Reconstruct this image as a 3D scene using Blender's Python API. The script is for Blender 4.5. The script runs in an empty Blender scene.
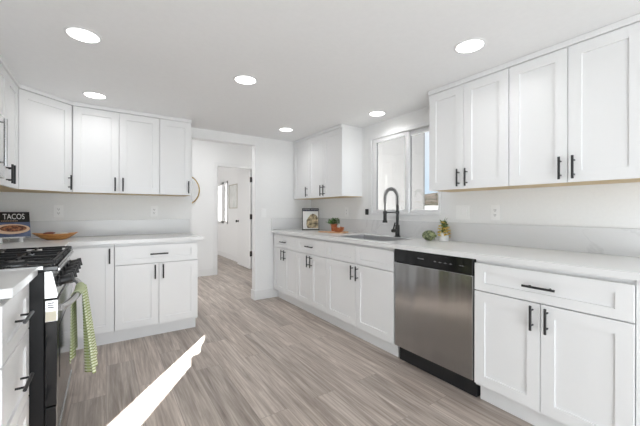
import bpy, bmesh, math, random
from mathutils import Vector, Matrix
random.seed(7)
PI = math.pi
S = bpy.context.scene
C = S.collection

# ------------------------------------------------------------------ camera
YAW = math.radians(34.0034)
CAM_Z = 1.1778
cd = bpy.data.cameras.new('camera')
cam = bpy.data.objects.new('camera', cd)
C.objects.link(cam)
cam.location = (0, 0, CAM_Z)
cam.rotation_mode = 'QUATERNION'
cam.rotation_quaternion = (Matrix.Rotation(-YAW, 3, 'Z') @ Matrix.Rotation(PI / 2, 3, 'X') @ Matrix.Rotation(0.0016, 3, 'Z')).to_quaternion()
cd.sensor_width = 36.0
cd.lens = 36.0 * 316.35 / 640.0
cd.shift_y = -(213.0 - 210.97) / 640.0
cd.clip_start = 0.03
cd.clip_end = 500
S.camera = cam

# ------------------------------------------------------------------ world, sun, big lights, exposure
w = bpy.data.worlds.new('sky')
S.world = w
w.use_nodes = True
nt = w.node_tree
bg = nt.nodes['Background']
tc = nt.nodes.new('ShaderNodeTexCoord')
sep = nt.nodes.new('ShaderNodeSeparateXYZ')
rmp = nt.nodes.new('ShaderNodeValToRGB')
rmp.color_ramp.elements[0].position = 0.0
rmp.color_ramp.elements[0].color = (0.55, 0.74, 0.92, 1)
rmp.color_ramp.elements[1].position = 0.30
rmp.color_ramp.elements[1].color = (0.93, 0.96, 1.0, 1)
nt.links.new(tc.outputs['Generated'], sep.inputs[0])
nt.links.new(sep.outputs['Z'], rmp.inputs[0])
nt.links.new(rmp.outputs[0], bg.inputs[0])
bg.inputs[1].default_value = 0.8


def light(name, kind, loc, rot, power, color=(1, 1, 1), size=None, size_y=None, parent=None, angle=None):
    d = bpy.data.lights.new(name, kind)
    d.energy = power
    d.color = color
    if kind == 'AREA':
        if size_y:
            d.shape = 'RECTANGLE'
            d.size = size
            d.size_y = size_y
        else:
            d.shape = 'DISK'
            d.size = size
    if angle is not None:
        d.angle = angle
    o = bpy.data.objects.new(name, d)
    C.objects.link(o)
    o.location = loc
    o.rotation_euler = rot
    if parent:
        o.parent = parent
    return o


EL = math.radians(22)
sd = Vector((-0.557 * math.cos(EL), -0.831 * math.cos(EL), -math.sin(EL)))
sun = light('sun', 'SUN', (12, 15, 8), (0, 0, 0), 40.0, (1.0, 0.985, 0.96), angle=math.radians(0.3))
sun.rotation_mode = 'QUATERNION'
sun.rotation_quaternion = sd.to_track_quat('-Z', 'Y')
# added fill lights, unseen: behind the camera, in the hall and the bedroom
light('rear_fill', 'AREA', (0.8, -2.1, 1.1), (PI / 2, 0, 0), 16.0, (0.905, 0.96, 1.0), 3.0, 2.0)
light('rear_up_fill', 'AREA', (-0.1, -1.6, 0.25), (PI * 0.70, 0, 0), 33.0, (0.905, 0.96, 1.0), 2.2, 1.2)  # added, aimed up and forward to brighten the ceiling
light('hall_top_fill', 'AREA', (1.0, 4.75, 2.58), (0, 0, 0), 8.0, (0.98, 0.99, 1.0), 0.5)  # added to brighten the hall, no fixture behind it
light('hall_side_fill', 'AREA', (-0.8, 4.95, 1.15), (PI / 2, 0, -PI / 2), 7.0, (0.97, 0.985, 1.0), 1.5, 1.9)
light('bedroom_fill', 'AREA', (-0.6, 7.8, 1.2), (PI / 2, 0, -PI / 2), 20.0, (1, 1, 1), 2.6, 1.9)  # added to brighten the room behind the doorway

S.view_settings.view_transform = 'Standard'
S.view_settings.look = 'None'
S.view_settings.gamma = 1.0
S.view_settings.use_curve_mapping = False
S.view_settings.exposure = 0.70
LAMP_W = 0.72


# ------------------------------------------------------------------ materials
def mat(name, col, rough=0.5, metal=0.0, spec=None, emit=None, estr=0.0):
    m = bpy.data.materials.new(name)
    m.use_nodes = True
    p = m.node_tree.nodes['Principled BSDF']
    p.inputs['Base Color'].default_value = (*col, 1)
    p.inputs['Roughness'].default_value = rough
    p.inputs['Metallic'].default_value = metal
    if spec is not None:
        p.inputs['Specular IOR Level'].default_value = spec
    if emit:
        p.inputs['Emission Color'].default_value = (*emit, 1)
        p.inputs['Emission Strength'].default_value = estr
    return m


def noisy(m, c1, c2, scale=(1, 1, 1), nscale=5.0, detail=4.0, lo=0.35, hi=0.65, bump=0.0, coord='Object', dist=0.0):
    """noise between two colours over object coordinates"""
    nt = m.node_tree
    p = nt.nodes['Principled BSDF']
    tc = nt.nodes.new('ShaderNodeTexCoord')
    mp = nt.nodes.new('ShaderNodeMapping')
    mp.inputs['Scale'].default_value = scale
    n = nt.nodes.new('ShaderNodeTexNoise')
    n.inputs['Scale'].default_value = nscale
    n.inputs['Detail'].default_value = detail
    n.inputs['Distortion'].default_value = dist
    r = nt.nodes.new('ShaderNodeValToRGB')
    r.color_ramp.elements[0].position = lo
    r.color_ramp.elements[0].color = (*c1, 1)
    r.color_ramp.elements[1].position = hi
    r.color_ramp.elements[1].color = (*c2, 1)
    nt.links.new(tc.outputs[coord], mp.inputs[0])
    nt.links.new(mp.outputs[0], n.inputs[0])
    nt.links.new(n.outputs[0], r.inputs[0])
    nt.links.new(r.outputs[0], p.inputs['Base Color'])
    if bump:
        b = nt.nodes.new('ShaderNodeBump')
        b.inputs['Strength'].default_value = bump
        b.inputs['Distance'].default_value = 0.002
        nt.links.new(n.outputs[0], b.inputs['Height'])
        nt.links.new(b.outputs[0], p.inputs['Normal'])
    return m


M = {}
M['wall'] = noisy(mat('wall_paint', (0.86, 0.86, 0.855), 0.7), (0.885, 0.885, 0.88), (0.9, 0.9, 0.895), nscale=60, bump=0.03)
M['ceiling'] = noisy(mat('ceiling_paint', (0.85, 0.85, 0.85), 0.8), (0.885, 0.885, 0.885), (0.9, 0.9, 0.9), nscale=40, bump=0.04)
M['trim'] = mat('trim_paint', (0.86, 0.86, 0.855), 0.4)
M['cab'] = noisy(mat('cabinet_paint', (0.87, 0.87, 0.87), 0.33), (0.865, 0.865, 0.865), (0.875, 0.875, 0.875), nscale=3)
M['ply'] = noisy(mat('birch_plywood', (0.62, 0.47, 0.27), 0.55), (0.58, 0.43, 0.23), (0.70, 0.55, 0.33), scale=(1.5, 14, 14), nscale=6)
M['black'] = mat('black_metal', (0.012, 0.012, 0.013), 0.38)
M['blackgloss'] = mat('black_gloss', (0.008, 0.008, 0.009), 0.12)
M['blackmat'] = mat('black_matte', (0.014, 0.014, 0.015), 0.6)
M['iron'] = noisy(mat('cast_iron', (0.012, 0.012, 0.013), 0.42, spec=0.35), (0.008, 0.008, 0.009), (0.018, 0.018, 0.02), nscale=90, bump=0.1)
M['enamel'] = mat('black_enamel', (0.010, 0.010, 0.011), 0.35, spec=0.25)
M['vinyl'] = mat('white_vinyl', (0.85, 0.85, 0.85), 0.35)
M['plastic'] = mat('white_plastic', (0.95, 0.95, 0.945), 0.3)
M['slot'] = mat('outlet_slot', (0.08, 0.08, 0.08), 0.5)
M['chrome'] = mat('chrome', (0.75, 0.75, 0.76), 0.12, 1.0)
M['brass'] = mat('aged_brass', (0.42, 0.30, 0.13), 0.3, 1.0)
M['mirror'] = mat('mirror_silver', (0.86, 0.87, 0.88), 0.04, 1.0)
M['lens'] = mat('lamp_lens', (0.9, 0.9, 0.9), 0.5, emit=(1, 0.985, 0.96), estr=4.0)
M['wood'] = noisy(mat('acacia_wood', (0.60, 0.28, 0.09), 0.4), (0.46, 0.19, 0.05), (0.74, 0.38, 0.13), scale=(3, 30, 20), nscale=2.5, dist=0.6)
M['board'] = noisy(mat('board_wood', (0.60, 0.36, 0.20), 0.45), (0.48, 0.26, 0.13), (0.70, 0.45, 0.26), scale=(3, 24, 20), nscale=2.5)
M['terra'] = noisy(mat('terracotta', (0.50, 0.16, 0.06), 0.5), (0.42, 0.12, 0.04), (0.58, 0.21, 0.08), nscale=12)
M['leaf'] = noisy(mat('herb_leaf', (0.08, 0.20, 0.05), 0.5), (0.04, 0.13, 0.03), (0.15, 0.30, 0.09), nscale=30)
M['soil'] = mat('potting_soil', (0.05, 0.03, 0.02), 0.9)
M['garlic'] = mat('garlic_skin', (0.85, 0.80, 0.72), 0.5)
M['paper'] = mat('book_pages', (0.82, 0.80, 0.76), 0.7)
M['coverblack'] = mat('cover_black', (0.012, 0.012, 0.012), 0.3)
M['coverwhite'] = mat('cover_white', (0.80, 0.79, 0.76), 0.35)
M['covernavy'] = noisy(mat('cover_navy', (0.03, 0.035, 0.06), 0.35), (0.015, 0.015, 0.02), (0.10, 0.11, 0.16), nscale=60)
M['coverblue'] = noisy(mat('cover_blue', (0.06, 0.09, 0.2), 0.35), (0.03, 0.05, 0.13), (0.16, 0.2, 0.32), nscale=9)
M['ink'] = mat('white_ink', (0.85, 0.85, 0.85), 0.5)
M['plate'] = mat('tan_plate', (0.72, 0.50, 0.34), 0.35)
M['food'] = noisy(mat('printed_food', (0.2, 0.06, 0.03), 0.4), (0.07, 0.02, 0.015), (0.42, 0.16, 0.07), nscale=45, detail=5, lo=0.4, hi=0.62)
M['salad'] = noisy(mat('printed_salad', (0.4, 0.3, 0.15), 0.4), (0.07, 0.05, 0.025), (0.72, 0.58, 0.36), nscale=22, detail=6, lo=0.36, hi=0.66)
M['artichoke'] = noisy(mat('artichoke_green', (0.16, 0.20, 0.09), 0.55), (0.10, 0.13, 0.06), (0.50, 0.54, 0.30), nscale=34, lo=0.4, hi=0.6)
M['yellow'] = noisy(mat('yellow_petal', (0.85, 0.62, 0.1), 0.5), (0.74, 0.48, 0.05), (0.9, 0.76, 0.3), nscale=40)
M['sprig'] = mat('sprig_green', (0.16, 0.24, 0.08), 0.5)
M['ceramic'] = mat('white_ceramic', (0.85, 0.85, 0.84), 0.15)
M['sticker'] = mat('energy_sticker', (0.78, 0.72, 0.58), 0.5)
M['grey'] = mat('grey_print', (0.25, 0.25, 0.26), 0.5)
M['label'] = mat('panel_print', (0.22, 0.22, 0.23), 0.5)
M['artpaper'] = noisy(mat('print_paper', (0.78, 0.79, 0.76), 0.6), (0.70, 0.72, 0.69), (0.86, 0.86, 0.84), nscale=5)
M['picframe'] = mat('pale_wood_frame', (0.55, 0.52, 0.44), 0.4)
M['stucco'] = noisy(mat('neighbour_stucco', (0.22, 0.22, 0.22), 0.9), (0.21, 0.21, 0.21), (0.23, 0.23, 0.23), nscale=30, bump=0.2)
M['hill'] = noisy(mat('dry_hillside', (0.26, 0.21, 0.15), 0.95, spec=0.0), (0.025, 0.03, 0.022), (0.085, 0.07, 0.06), nscale=0.6, detail=6, lo=0.4, hi=0.6)
M['ground'] = noisy(mat('concrete_patio', (0.2, 0.2, 0.19), 0.9), (0.18, 0.18, 0.17), (0.22, 0.22, 0.21), nscale=3)


def quartz(name, base, vein):
    m = mat(name, base, 0.22)
    nt = m.node_tree
    p = nt.nodes['Principled BSDF']
    tc = nt.nodes.new('ShaderNodeTexCoord')
    n = nt.nodes.new('ShaderNodeTexNoise')
    n.inputs['Scale'].default_value = 2.2
    n.inputs['Detail'].default_value = 7
    n.inputs['Distortion'].default_value = 1.3
    r = nt.nodes.new('ShaderNodeValToRGB')
    e = r.color_ramp.elements
    e[0].position = 0.485
    e[0].color = (*base, 1)
    e[1].position = 0.52
    e[1].color = (*base, 1)
    x = e.new(0.502)
    x.color = (*vein, 1)
    n2 = nt.nodes.new('ShaderNodeTexNoise')
    n2.inputs['Scale'].default_value = 1.4
    n2.inputs['Detail'].default_value = 2
    mx = nt.nodes.new('ShaderNodeMixRGB')
    mx.inputs[1].default_value = (*base, 1)
    r2 = nt.nodes.new('ShaderNodeValToRGB')
    r2.color_ramp.elements[0].position = 0.48
    r2.color_ramp.elements[1].position = 0.7
    nt.links.new(tc.outputs['Object'], n.inputs[0])
    nt.links.new(tc.outputs['Object'], n2.inputs[0])
    nt.links.new(n.outputs[0], r.inputs[0])
    nt.links.new(n2.outputs[0], r2.inputs[0])
    nt.links.new(r2.outputs[0], mx.inputs[0])
    nt.links.new(r.outputs[0], mx.inputs[2])
    nt.links.new(mx.outputs[0], p.inputs['Base Color'])
    return m


M['quartz'] = quartz('white_quartz', (0.82, 0.82, 0.815), (0.77, 0.77, 0.77))
M['splash'] = quartz('splash_quartz', (0.77, 0.77, 0.77), (0.68, 0.68, 0.68))


def steel(name, base, rough, axis_scale):
    m = mat(name, base, rough, 1.0)
    nt = m.node_tree
    p = nt.nodes['Principled BSDF']
    tc = nt.nodes.new('ShaderNodeTexCoord')
    mp = nt.nodes.new('ShaderNodeMapping')
    mp.inputs['Scale'].default_value = axis_scale
    n = nt.nodes.new('ShaderNodeTexNoise')
    n.inputs['Scale'].default_value = 1.0
    n.inputs['Detail'].default_value = 3
    r = nt.nodes.new('ShaderNodeMapRange')
    r.inputs['To Min'].default_value = rough - 0.02
    r.inputs['To Max'].default_value = rough + 0.03
    nt.links.new(tc.outputs['Object'], mp.inputs[0])
    nt.links.new(mp.outputs[0], n.inputs[0])
    nt.links.new(n.outputs[0], r.inputs[0])
    nt.links.new(r.outputs[0], p.inputs['Roughness'])
    return m


M['steel'] = steel('brushed_steel', (0.40, 0.40, 0.40), 0.20, (2, 260, 1.2))
nt_ = M['steel'].node_tree
_tc = nt_.nodes.new('ShaderNodeTexCoord')
_mp = nt_.nodes.new('ShaderNodeMapping')
_mp.inputs['Scale'].default_value = (5.0, 1.0, 0.5)
_n = nt_.nodes.new('ShaderNodeTexNoise')
_n.inputs['Scale'].default_value = 1.6
_n.inputs['Detail'].default_value = 0.5
_b = nt_.nodes.new('ShaderNodeBump')
_b.inputs['Strength'].default_value = 0.5
_b.inputs['Distance'].default_value = 0.03
nt_.links.new(_tc.outputs['Object'], _mp.inputs[0])
nt_.links.new(_mp.outputs[0], _n.inputs[0])
nt_.links.new(_n.outputs[0], _b.inputs['Height'])
nt_.links.new(_b.outputs[0], nt_.nodes['Principled BSDF'].inputs['Normal'])
M['steel_light'] = steel('light_steel', (0.60, 0.60, 0.60), 0.26, (2, 200, 200))
M['steel_sink'] = steel('sink_steel', (0.62, 0.62, 0.63), 0.42, (2, 200, 200))


def glassmat(name, tint=0.94):
    m = bpy.data.materials.new(name)
    m.use_nodes = True
    nt = m.node_tree
    nt.nodes.remove(nt.nodes['Principled BSDF'])
    t = nt.nodes.new('ShaderNodeBsdfTransparent')
    t.inputs[0].default_value = (tint, tint, tint, 1)
    g = nt.nodes.new('ShaderNodeBsdfGlossy')
    g.inputs['Roughness'].default_value = 0.02
    mx = nt.nodes.new('ShaderNodeMixShader')
    mx.inputs[0].default_value = 0.07
    nt.links.new(t.outputs[0], mx.inputs[1])
    nt.links.new(g.outputs[0], mx.inputs[2])
    nt.links.new(mx.outputs[0], nt.nodes['Material Output'].inputs[0])
    return m


M['glass'] = glassmat('window_glass')
M['dimglass'] = glassmat('screened_glass', 0.94)


def sheer():
    m = bpy.data.materials.new('sheer_blind')
    m.use_nodes = True
    nt = m.node_tree
    nt.nodes.remove(nt.nodes['Principled BSDF'])
    d = nt.nodes.new('ShaderNodeBsdfDiffuse')
    d.inputs[0].default_value = (0.85, 0.85, 0.85, 1)
    t = nt.nodes.new('ShaderNodeBsdfTranslucent')
    t.inputs[0].default_value = (0.85, 0.85, 0.85, 1)
    mx = nt.nodes.new('ShaderNodeMixShader')
    mx.inputs[0].default_value = 0.35
    nt.links.new(d.outputs[0], mx.inputs[1])
    nt.links.new(t.outputs[0], mx.inputs[2])
    nt.links.new(mx.outputs[0], nt.nodes['Material Output'].inputs[0])
    return m


M['sheer'] = sheer()


def floor_mat():
    m = mat('vinyl_plank_floor', (0.4, 0.34, 0.3), 0.38)
    nt = m.node_tree
    p = nt.nodes['Principled BSDF']
    tc = nt.nodes.new('ShaderNodeTexCoord')
    sw = nt.nodes.new('ShaderNodeMapping')           # planks run along Y
    sw.inputs['Rotation'].default_value = (0, 0, PI / 2)
    br = nt.nodes.new('ShaderNodeTexBrick')
    br.offset = 0.37
    br.inputs['Scale'].default_value = 1.0
    br.inputs['Brick Width'].default_value = 1.22
    br.inputs['Row Height'].default_value = 0.18
    br.inputs['Mortar Size'].default_value = 0.0012
    br.inputs['Mortar Smooth'].default_value = 0.2
    br.inputs['Bias'].default_value = 0.0
    br.inputs['Color1'].default_value = (0.0, 0.0, 0.0, 1)
    br.inputs['Color2'].default_value = (1, 1, 1, 1)
    br.inputs['Mortar'].default_value = (0.5, 0.5, 0.5, 1)
    nt.links.new(tc.outputs['Object'], sw.inputs[0])
    nt.links.new(sw.outputs[0], br.inputs[0])
    # offset grain per plank
    add = nt.nodes.new('ShaderNodeVectorMath')
    add.operation = 'MULTIPLY_ADD'
    add.inputs[1].default_value = (7.3, 3.1, 5.7)
    nt.links.new(br.outputs['Color'], add.inputs[0])
    nt.links.new(tc.outputs['Object'], add.inputs[2])
    mp = nt.nodes.new('ShaderNodeMapping')
    mp.inputs['Scale'].default_value = (8.0, 0.55, 1.0)
    nt.links.new(add.outputs[0], mp.inputs[0])
    n = nt.nodes.new('ShaderNodeTexNoise')
    n.inputs['Scale'].default_value = 2.2
    n.inputs['Detail'].default_value = 8
    n.inputs['Roughness'].default_value = 0.65
    n.inputs['Distortion'].default_value = 0.9
    nt.links.new(mp.outputs[0], n.inputs[0])
    mp2 = nt.nodes.new('ShaderNodeMapping')
    mp2.inputs['Scale'].default_value = (55.0, 2.0, 1.0)
    nt.links.new(add.outputs[0], mp2.inputs[0])
    n2 = nt.nodes.new('ShaderNodeTexNoise')
    n2.inputs['Scale'].default_value = 1.6
    n2.inputs['Detail'].default_value = 5
    nt.links.new(mp2.outputs[0], n2.inputs[0])
    r = nt.nodes.new('ShaderNodeValToRGB')
    e = r.color_ramp.elements
    e[0].position = 0.27
    e[0].color = (0.165, 0.125, 0.10, 1)
    e[1].position = 0.73
    e[1].color = (0.80, 0.715, 0.645, 1)
    x = e.new(0.5)
    x.color = (0.45, 0.38, 0.33, 1)
    ma = nt.nodes.new('ShaderNodeMixRGB')
    ma.blend_type = 'MIX'
    ma.inputs[0].default_value = 0.4
    nt.links.new(n.outputs[0], ma.inputs[1])
    nt.links.new(n2.outputs[0], ma.inputs[2])
    nt.links.new(ma.outputs[0], r.inputs[0])
    # plank to plank brightness
    mr = nt.nodes.new('ShaderNodeMapRange')
    mr.inputs['To Min'].default_value = 0.80
    mr.inputs['To Max'].default_value = 1.10
    nt.links.new(br.outputs['Color'], mr.inputs[0])
    mu = nt.nodes.new('ShaderNodeMixRGB')
    mu.blend_type = 'MULTIPLY'
    mu.inputs[0].default_value = 1.0
    nt.links.new(r.outputs[0], mu.inputs[1])
    nt.links.new(mr.outputs[0], mu.inputs[2])
    mo = nt.nodes.new('ShaderNodeMixRGB')
    mo.inputs[2].default_value = (0.16, 0.125, 0.105, 1)
    fac = nt.nodes.new('ShaderNodeMath')
    fac.operation = 'MULTIPLY'
    fac.inputs[1].default_value = 0.55
    nt.links.new(br.outputs['Fac'], fac.inputs[0])
    nt.links.new(fac.outputs[0], mo.inputs[0])
    nt.links.new(mu.outputs[0], mo.inputs[1])
    nt.links.new(mo.outputs[0], p.inputs['Base Color'])
    b = nt.nodes.new('ShaderNodeBump')
    b.inputs['Strength'].default_value = 0.12
    b.inputs['Distance'].default_value = 0.002
    nt.links.new(n2.outputs[0], b.inputs['Height'])
    nt.links.new(b.outputs[0], p.inputs['Normal'])
    return m


M['floor'] = floor_mat()


def towel_mat():
    m = mat('striped_towel', (0.6, 0.65, 0.45), 0.9)
    nt = m.node_tree
    p = nt.nodes['Principled BSDF']
    uv = nt.nodes.new('ShaderNodeUVMap')
    sp = nt.nodes.new('ShaderNodeSeparateXYZ')
    nt.links.new(uv.outputs[0], sp.inputs[0])

    def tri(out, freq, lim):
        a = nt.nodes.new('ShaderNodeMath')
        a.operation = 'MULTIPLY'
        a.inputs[1].default_value = freq
        f = nt.nodes.new('ShaderNodeMath')
        f.operation = 'FRACT'
        g = nt.nodes.new('ShaderNodeMath')
        g.operation = 'GREATER_THAN'
        g.inputs[1].default_value = lim
        nt.links.new(out, a.inputs[0])
        nt.links.new(a.outputs[0], f.inputs[0])
        nt.links.new(f.outputs[0], g.inputs[0])
        return g.outputs[0]
    s1 = tri(sp.outputs['Y'], 62.0, 0.6)
    s2 = tri(sp.outputs['X'], 9.0, 0.62)
    m1 = nt.nodes.new('ShaderNodeMixRGB')
    m1.inputs[1].default_value = (0.70, 0.74, 0.56, 1)
    m1.inputs[2].default_value = (0.26, 0.32, 0.11, 1)
    m2 = nt.nodes.new('ShaderNodeMixRGB')
    m2.inputs[2].default_value = (0.46, 0.55, 0.22, 1)
    k = nt.nodes.new('ShaderNodeMath')
    k.operation = 'MULTIPLY'
    k.inputs[1].default_value = 0.6
    nt.links.new(s2, k.inputs[0])
    nt.links.new(s1, m1.inputs[0])
    nt.links.new(k.outputs[0], m2.inputs[0])
    nt.links.new(m1.outputs[0], m2.inputs[1])
    nt.links.new(m2.outputs[0], p.inputs['Base Color'])
    return m


M['towel'] = towel_mat()


# ------------------------------------------------------------------ helpers
class MB:
    """collects shapes and links them as ONE mesh object"""

    def __init__(self):
        self.bm = bmesh.new()

    def box(self, x0, x1, y0, y1, z0, z1):
        v = [self.bm.verts.new((x, y, z)) for z in (z0, z1) for x, y in ((x0, y0), (x1, y0), (x1, y1), (x0, y1))]
        for f in ((3, 2, 1, 0), (4, 5, 6, 7), (0, 1, 5, 4), (1, 2, 6, 5), (2, 3, 7, 6), (3, 0, 4, 7)):
            self.bm.faces.new([v[i] for i in f])
        return self

    def prism(self, pts, z0, z1):
        a = [self.bm.verts.new((x, y, z0)) for x, y in pts]
        b = [self.bm.verts.new((x, y, z1)) for x, y in pts]
        n = len(pts)
        self.bm.faces.new(a[::-1])
        self.bm.faces.new(b)
        for i in range(n):
            self.bm.faces.new((a[i], a[(i + 1) % n], b[(i + 1) % n], b[i]))
        return self

    def tube(self, pts, r, n=10, rr=None):
        pts = [Vector(p) for p in pts]
        rings = []
        up = None
        for i, p in enumerate(pts):
            t = (pts[min(i + 1, len(pts) - 1)] - pts[max(i - 1, 0)]).normalized()
            if up is None:
                up = Vector((0, 0, 1)) if abs(t.z) < 0.9 else Vector((1, 0, 0))
            a = t.cross(up).normalized()
            b = a.cross(t).normalized()
            up = b
            R = rr[i] if rr else r
            rings.append([self.bm.verts.new(p + (a * math.cos(2 * PI * k / n) + b * math.sin(2 * PI * k / n)) * R) for k in range(n)])
        for i in range(len(rings) - 1):
            for k in range(n):
                self.bm.faces.new((rings[i][k], rings[i][(k + 1) % n], rings[i + 1][(k + 1) % n], rings[i + 1][k]))
        self.bm.faces.new(rings[0][::-1])
        self.bm.faces.new(rings[-1])
        return self

    def lathe(self, prof, c=(0, 0, 0), n=24, sx=1.0, sy=1.0):
        rings = []
        for r, z in prof:
            rings.append([self.bm.verts.new((c[0] + sx * r * math.cos(2 * PI * k / n), c[1] + sy * r * math.sin(2 * PI * k / n), c[2] + z)) for k in range(n)])
        for i in range(len(rings) - 1):
            for k in range(n):
                self.bm.faces.new((rings[i][k], rings[i][(k + 1) % n], rings[i + 1][(k + 1) % n], rings[i + 1][k]))
        if prof[0][0] > 1e-5:
            self.bm.faces.new(rings[0][::-1])
        if prof[-1][0] > 1e-5:
            self.bm.faces.new(rings[-1])
        return self

    def leaf(self, p, d, up, L, W, curl=0.2):
        d = Vector(d).normalized()
        s = d.cross(Vector(up)).normalized()
        u = s.cross(d).normalized()
        p = Vector(p)
        prof = ((0, 0.08), (0.3, 0.8), (0.6, 1.0), (0.85, 0.55), (1, 0.02))
        row = []
        for t, ww in prof:
            c = p + d * L * t - u * curl * L * t * t
            row.append((self.bm.verts.new(c - s * W * ww / 2), self.bm.verts.new(c - u * W * 0.12 * ww), self.bm.verts.new(c + s * W * ww / 2)))
        for i in range(len(row) - 1):
            for j in range(2):
                self.bm.faces.new((row[i][j], row[i][j + 1], row[i + 1][j + 1], row[i + 1][j]))
        return self

    def shaker(self, x0, x1, z0, z1, t=0.02, fx=0.062, fz=0.062, rec=0.009):
        """a framed door in local space: front at y = 0, back at y = t"""
        bm = self.bm

        def rect(a, b, c, d, y):
            return [bm.verts.new(q) for q in ((a, y, c), (b, y, c), (b, y, d), (a, y, d))]
        e = 0.0015
        bk = rect(x0, x1, z0, z1, t)
        sd_ = rect(x0, x1, z0, z1, e)
        fo = rect(x0 + e, x1 - e, z0 + e, z1 - e, 0)
        fi = rect(x0 + fx, x1 - fx, z0 + fz, z1 - fz, 0)
        pi_ = rect(x0 + fx + 0.0012, x1 - fx - 0.0012, z0 + fz + 0.0012, z1 - fz - 0.0012, rec)

        def ring(a, b):
            for i in range(4):
                bm.faces.new((a[i], a[(i + 1) % 4], b[(i + 1) % 4], b[i]))
        bm.faces.new(bk[::-1])
        ring(bk, sd_)
        ring(sd_, fo)
        ring(fo, fi)
        ring(fi, pi_)
        bm.faces.new(pi_)
        return self

    def build(self, name, m, parent=None, smooth=False, bevel=0.0, loc=None, rot=None, keep=False):
        bmesh.ops.recalc_face_normals(self.bm, faces=self.bm.faces[:])
        if bevel:
            es = [e for e in self.bm.edges if len(e.link_faces) == 2 and e.calc_face_angle(0) > 0.6]
            bmesh.ops.bevel(self.bm, geom=es, offset=bevel, segments=2, affect='EDGES', profile=0.5)
        me = bpy.data.meshes.new(name)
        self.bm.to_mesh(me)
        self.bm.free()
        me.materials.append(m)
        if smooth:
            for p in me.polygons:
                p.use_smooth = True
            try:
                me.set_sharp_from_angle(angle=math.radians(40))
            except Exception:
                pass
        o = bpy.data.objects.new(name, me)
        C.objects.link(o)
        if parent:
            o.parent = parent
        if loc:
            o.location = loc
        if rot:
            o.rotation_euler = rot
        return o


def tag(o, label=None, cat=None, group=None, kind=None):
    if label:
        o['label'] = label
    if cat:
        o['category'] = cat
    if group:
        o['group'] = group
    if kind:
        o['kind'] = kind
    return o


def empty(name, loc, rz=0.0, label=None, cat=None, group=None, kind=None):
    o = bpy.data.objects.new(name, None)
    o.empty_display_size = 0.1
    C.objects.link(o)
    o.location = loc
    o.rotation_euler = (0, 0, rz)
    return tag(o, label, cat, group, kind)


def struct(name, mb, m, parent=None, **k):
    o = mb.build(name, m, parent, **k)
    o['kind'] = 'structure'
    return o


def text(s, size, name, m, parent, loc, rot, extrude=0.0006, sx=1.0):
    cu = bpy.data.curves.new(name, 'FONT')
    cu.body = s
    cu.size = size
    cu.extrude = extrude
    cu.align_x = 'CENTER'
    cu.align_y = 'CENTER'
    t = bpy.data.objects.new(name + '_tmp', cu)
    C.objects.link(t)
    dg = bpy.context.evaluated_depsgraph_get()
    me = bpy.data.meshes.new_from_object(t.evaluated_get(dg))
    bpy.data.objects.remove(t)
    me.materials.clear()
    me.materials.append(m)
    o = bpy.data.objects.new(name, me)
    C.objects.link(o)
    o.parent = parent
    o.location = loc
    o.rotation_euler = rot
    o.scale = (sx, 1, 1)
    return o


# ------------------------------------------------------------------ the shell
CE = 2.16
XW = 2.5        # right wall
XL = -0.9       # left wall
YE = 3.94       # wall with the hall opening
YH = 5.9        # hall wall with the bedroom door
YR = -2.2       # rear wall

struct('floor', MB().box(XL - 0.1, XW + 0.1, YR - 0.1, 9.7, -0.1, 0.0), M['floor'])
CH = 2.62       # the hall and the bedroom are higher
struct('ceiling', MB().box(XL - 0.1, XW + 0.1, YR - 0.1, YE, CE, CE + 0.1), M['ceiling'])
struct('ceiling_hall', MB().box(XL - 0.1, XW + 0.1, YE + 0.11, 9.7, CH, CH + 0.1), M['ceiling'])

WY0, WY1, WZ0, WZ1 = 1.757, 2.701, 1.133, 2.015     # kitchen window hole
BY0, BY1, BZ0, BZ1 = 7.80, 8.80, 0.86, 1.92         # bedroom window hole
HY0, HY1, HZ0, HZ1 = 5.40, 6.0, 1.15, 2.05        # narrow hall window that lets the sun in
b = MB()
for y0, y1, z0, z1 in ((YR - 0.1, WY0, 0, CE), (WY0, WY1, 0, WZ0), (WY0, WY1, WZ1, CE), (WY1, HY0, 0, CE),
                       (HY0, HY1, 0, HZ0), (HY0, HY1, HZ1, CE), (HY1, BY0, 0, CE),
                       (BY0, BY1, 0, BZ0), (BY0, BY1, BZ1, CE), (BY1, 9.7, 0, CE), (YE + 0.11, 9.7, CE, CH)):
    b.box(XW, XW + 0.1, y0, y1, z0, z1)
struct('wall_right', b, M['wall'])
b = MB()
b.box(XL, 0.835, YE, YE + 0.11, 0, CH)
b.box(1.628, XW, YE, YE + 0.11, 0, CH)
b.box(0.835, 1.628, YE, YE + 0.11, 2.045, CH)
struct('wall_back', b, M['wall'])
struct('wall_left', MB().box(XL - 0.1, XL, YR, YE, 0, CE).box(XL - 0.1, XL, YE, 9.6, 0, CH), M['wall'])
b = MB()
for x0, x1, z0, z1 in ((XL, -0.7, 0, CE), (2.3, XW, 0, CE), (-0.7, 2.3, 2.1, CE)):
    b.box(x0, x1, YR - 0.1, YR, z0, z1)
struct('wall_rear', b, M['wall'])
DX0, DX1, DZ = 1.688, 2.425, 2.012
b = MB()
b.box(XL, DX0, YH, YH + 0.1, 0, CH)
b.box(DX1, XW, YH, YH + 0.1, 0, CH)
b.box(DX0, DX1, YH, YH + 0.1, DZ, CH)
struct('wall_hall', b, M['wall'])
struct('wall_bedroom', MB().box(XL, XW, 9.6, 9.7, 0, CH), M['wall'])

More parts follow.
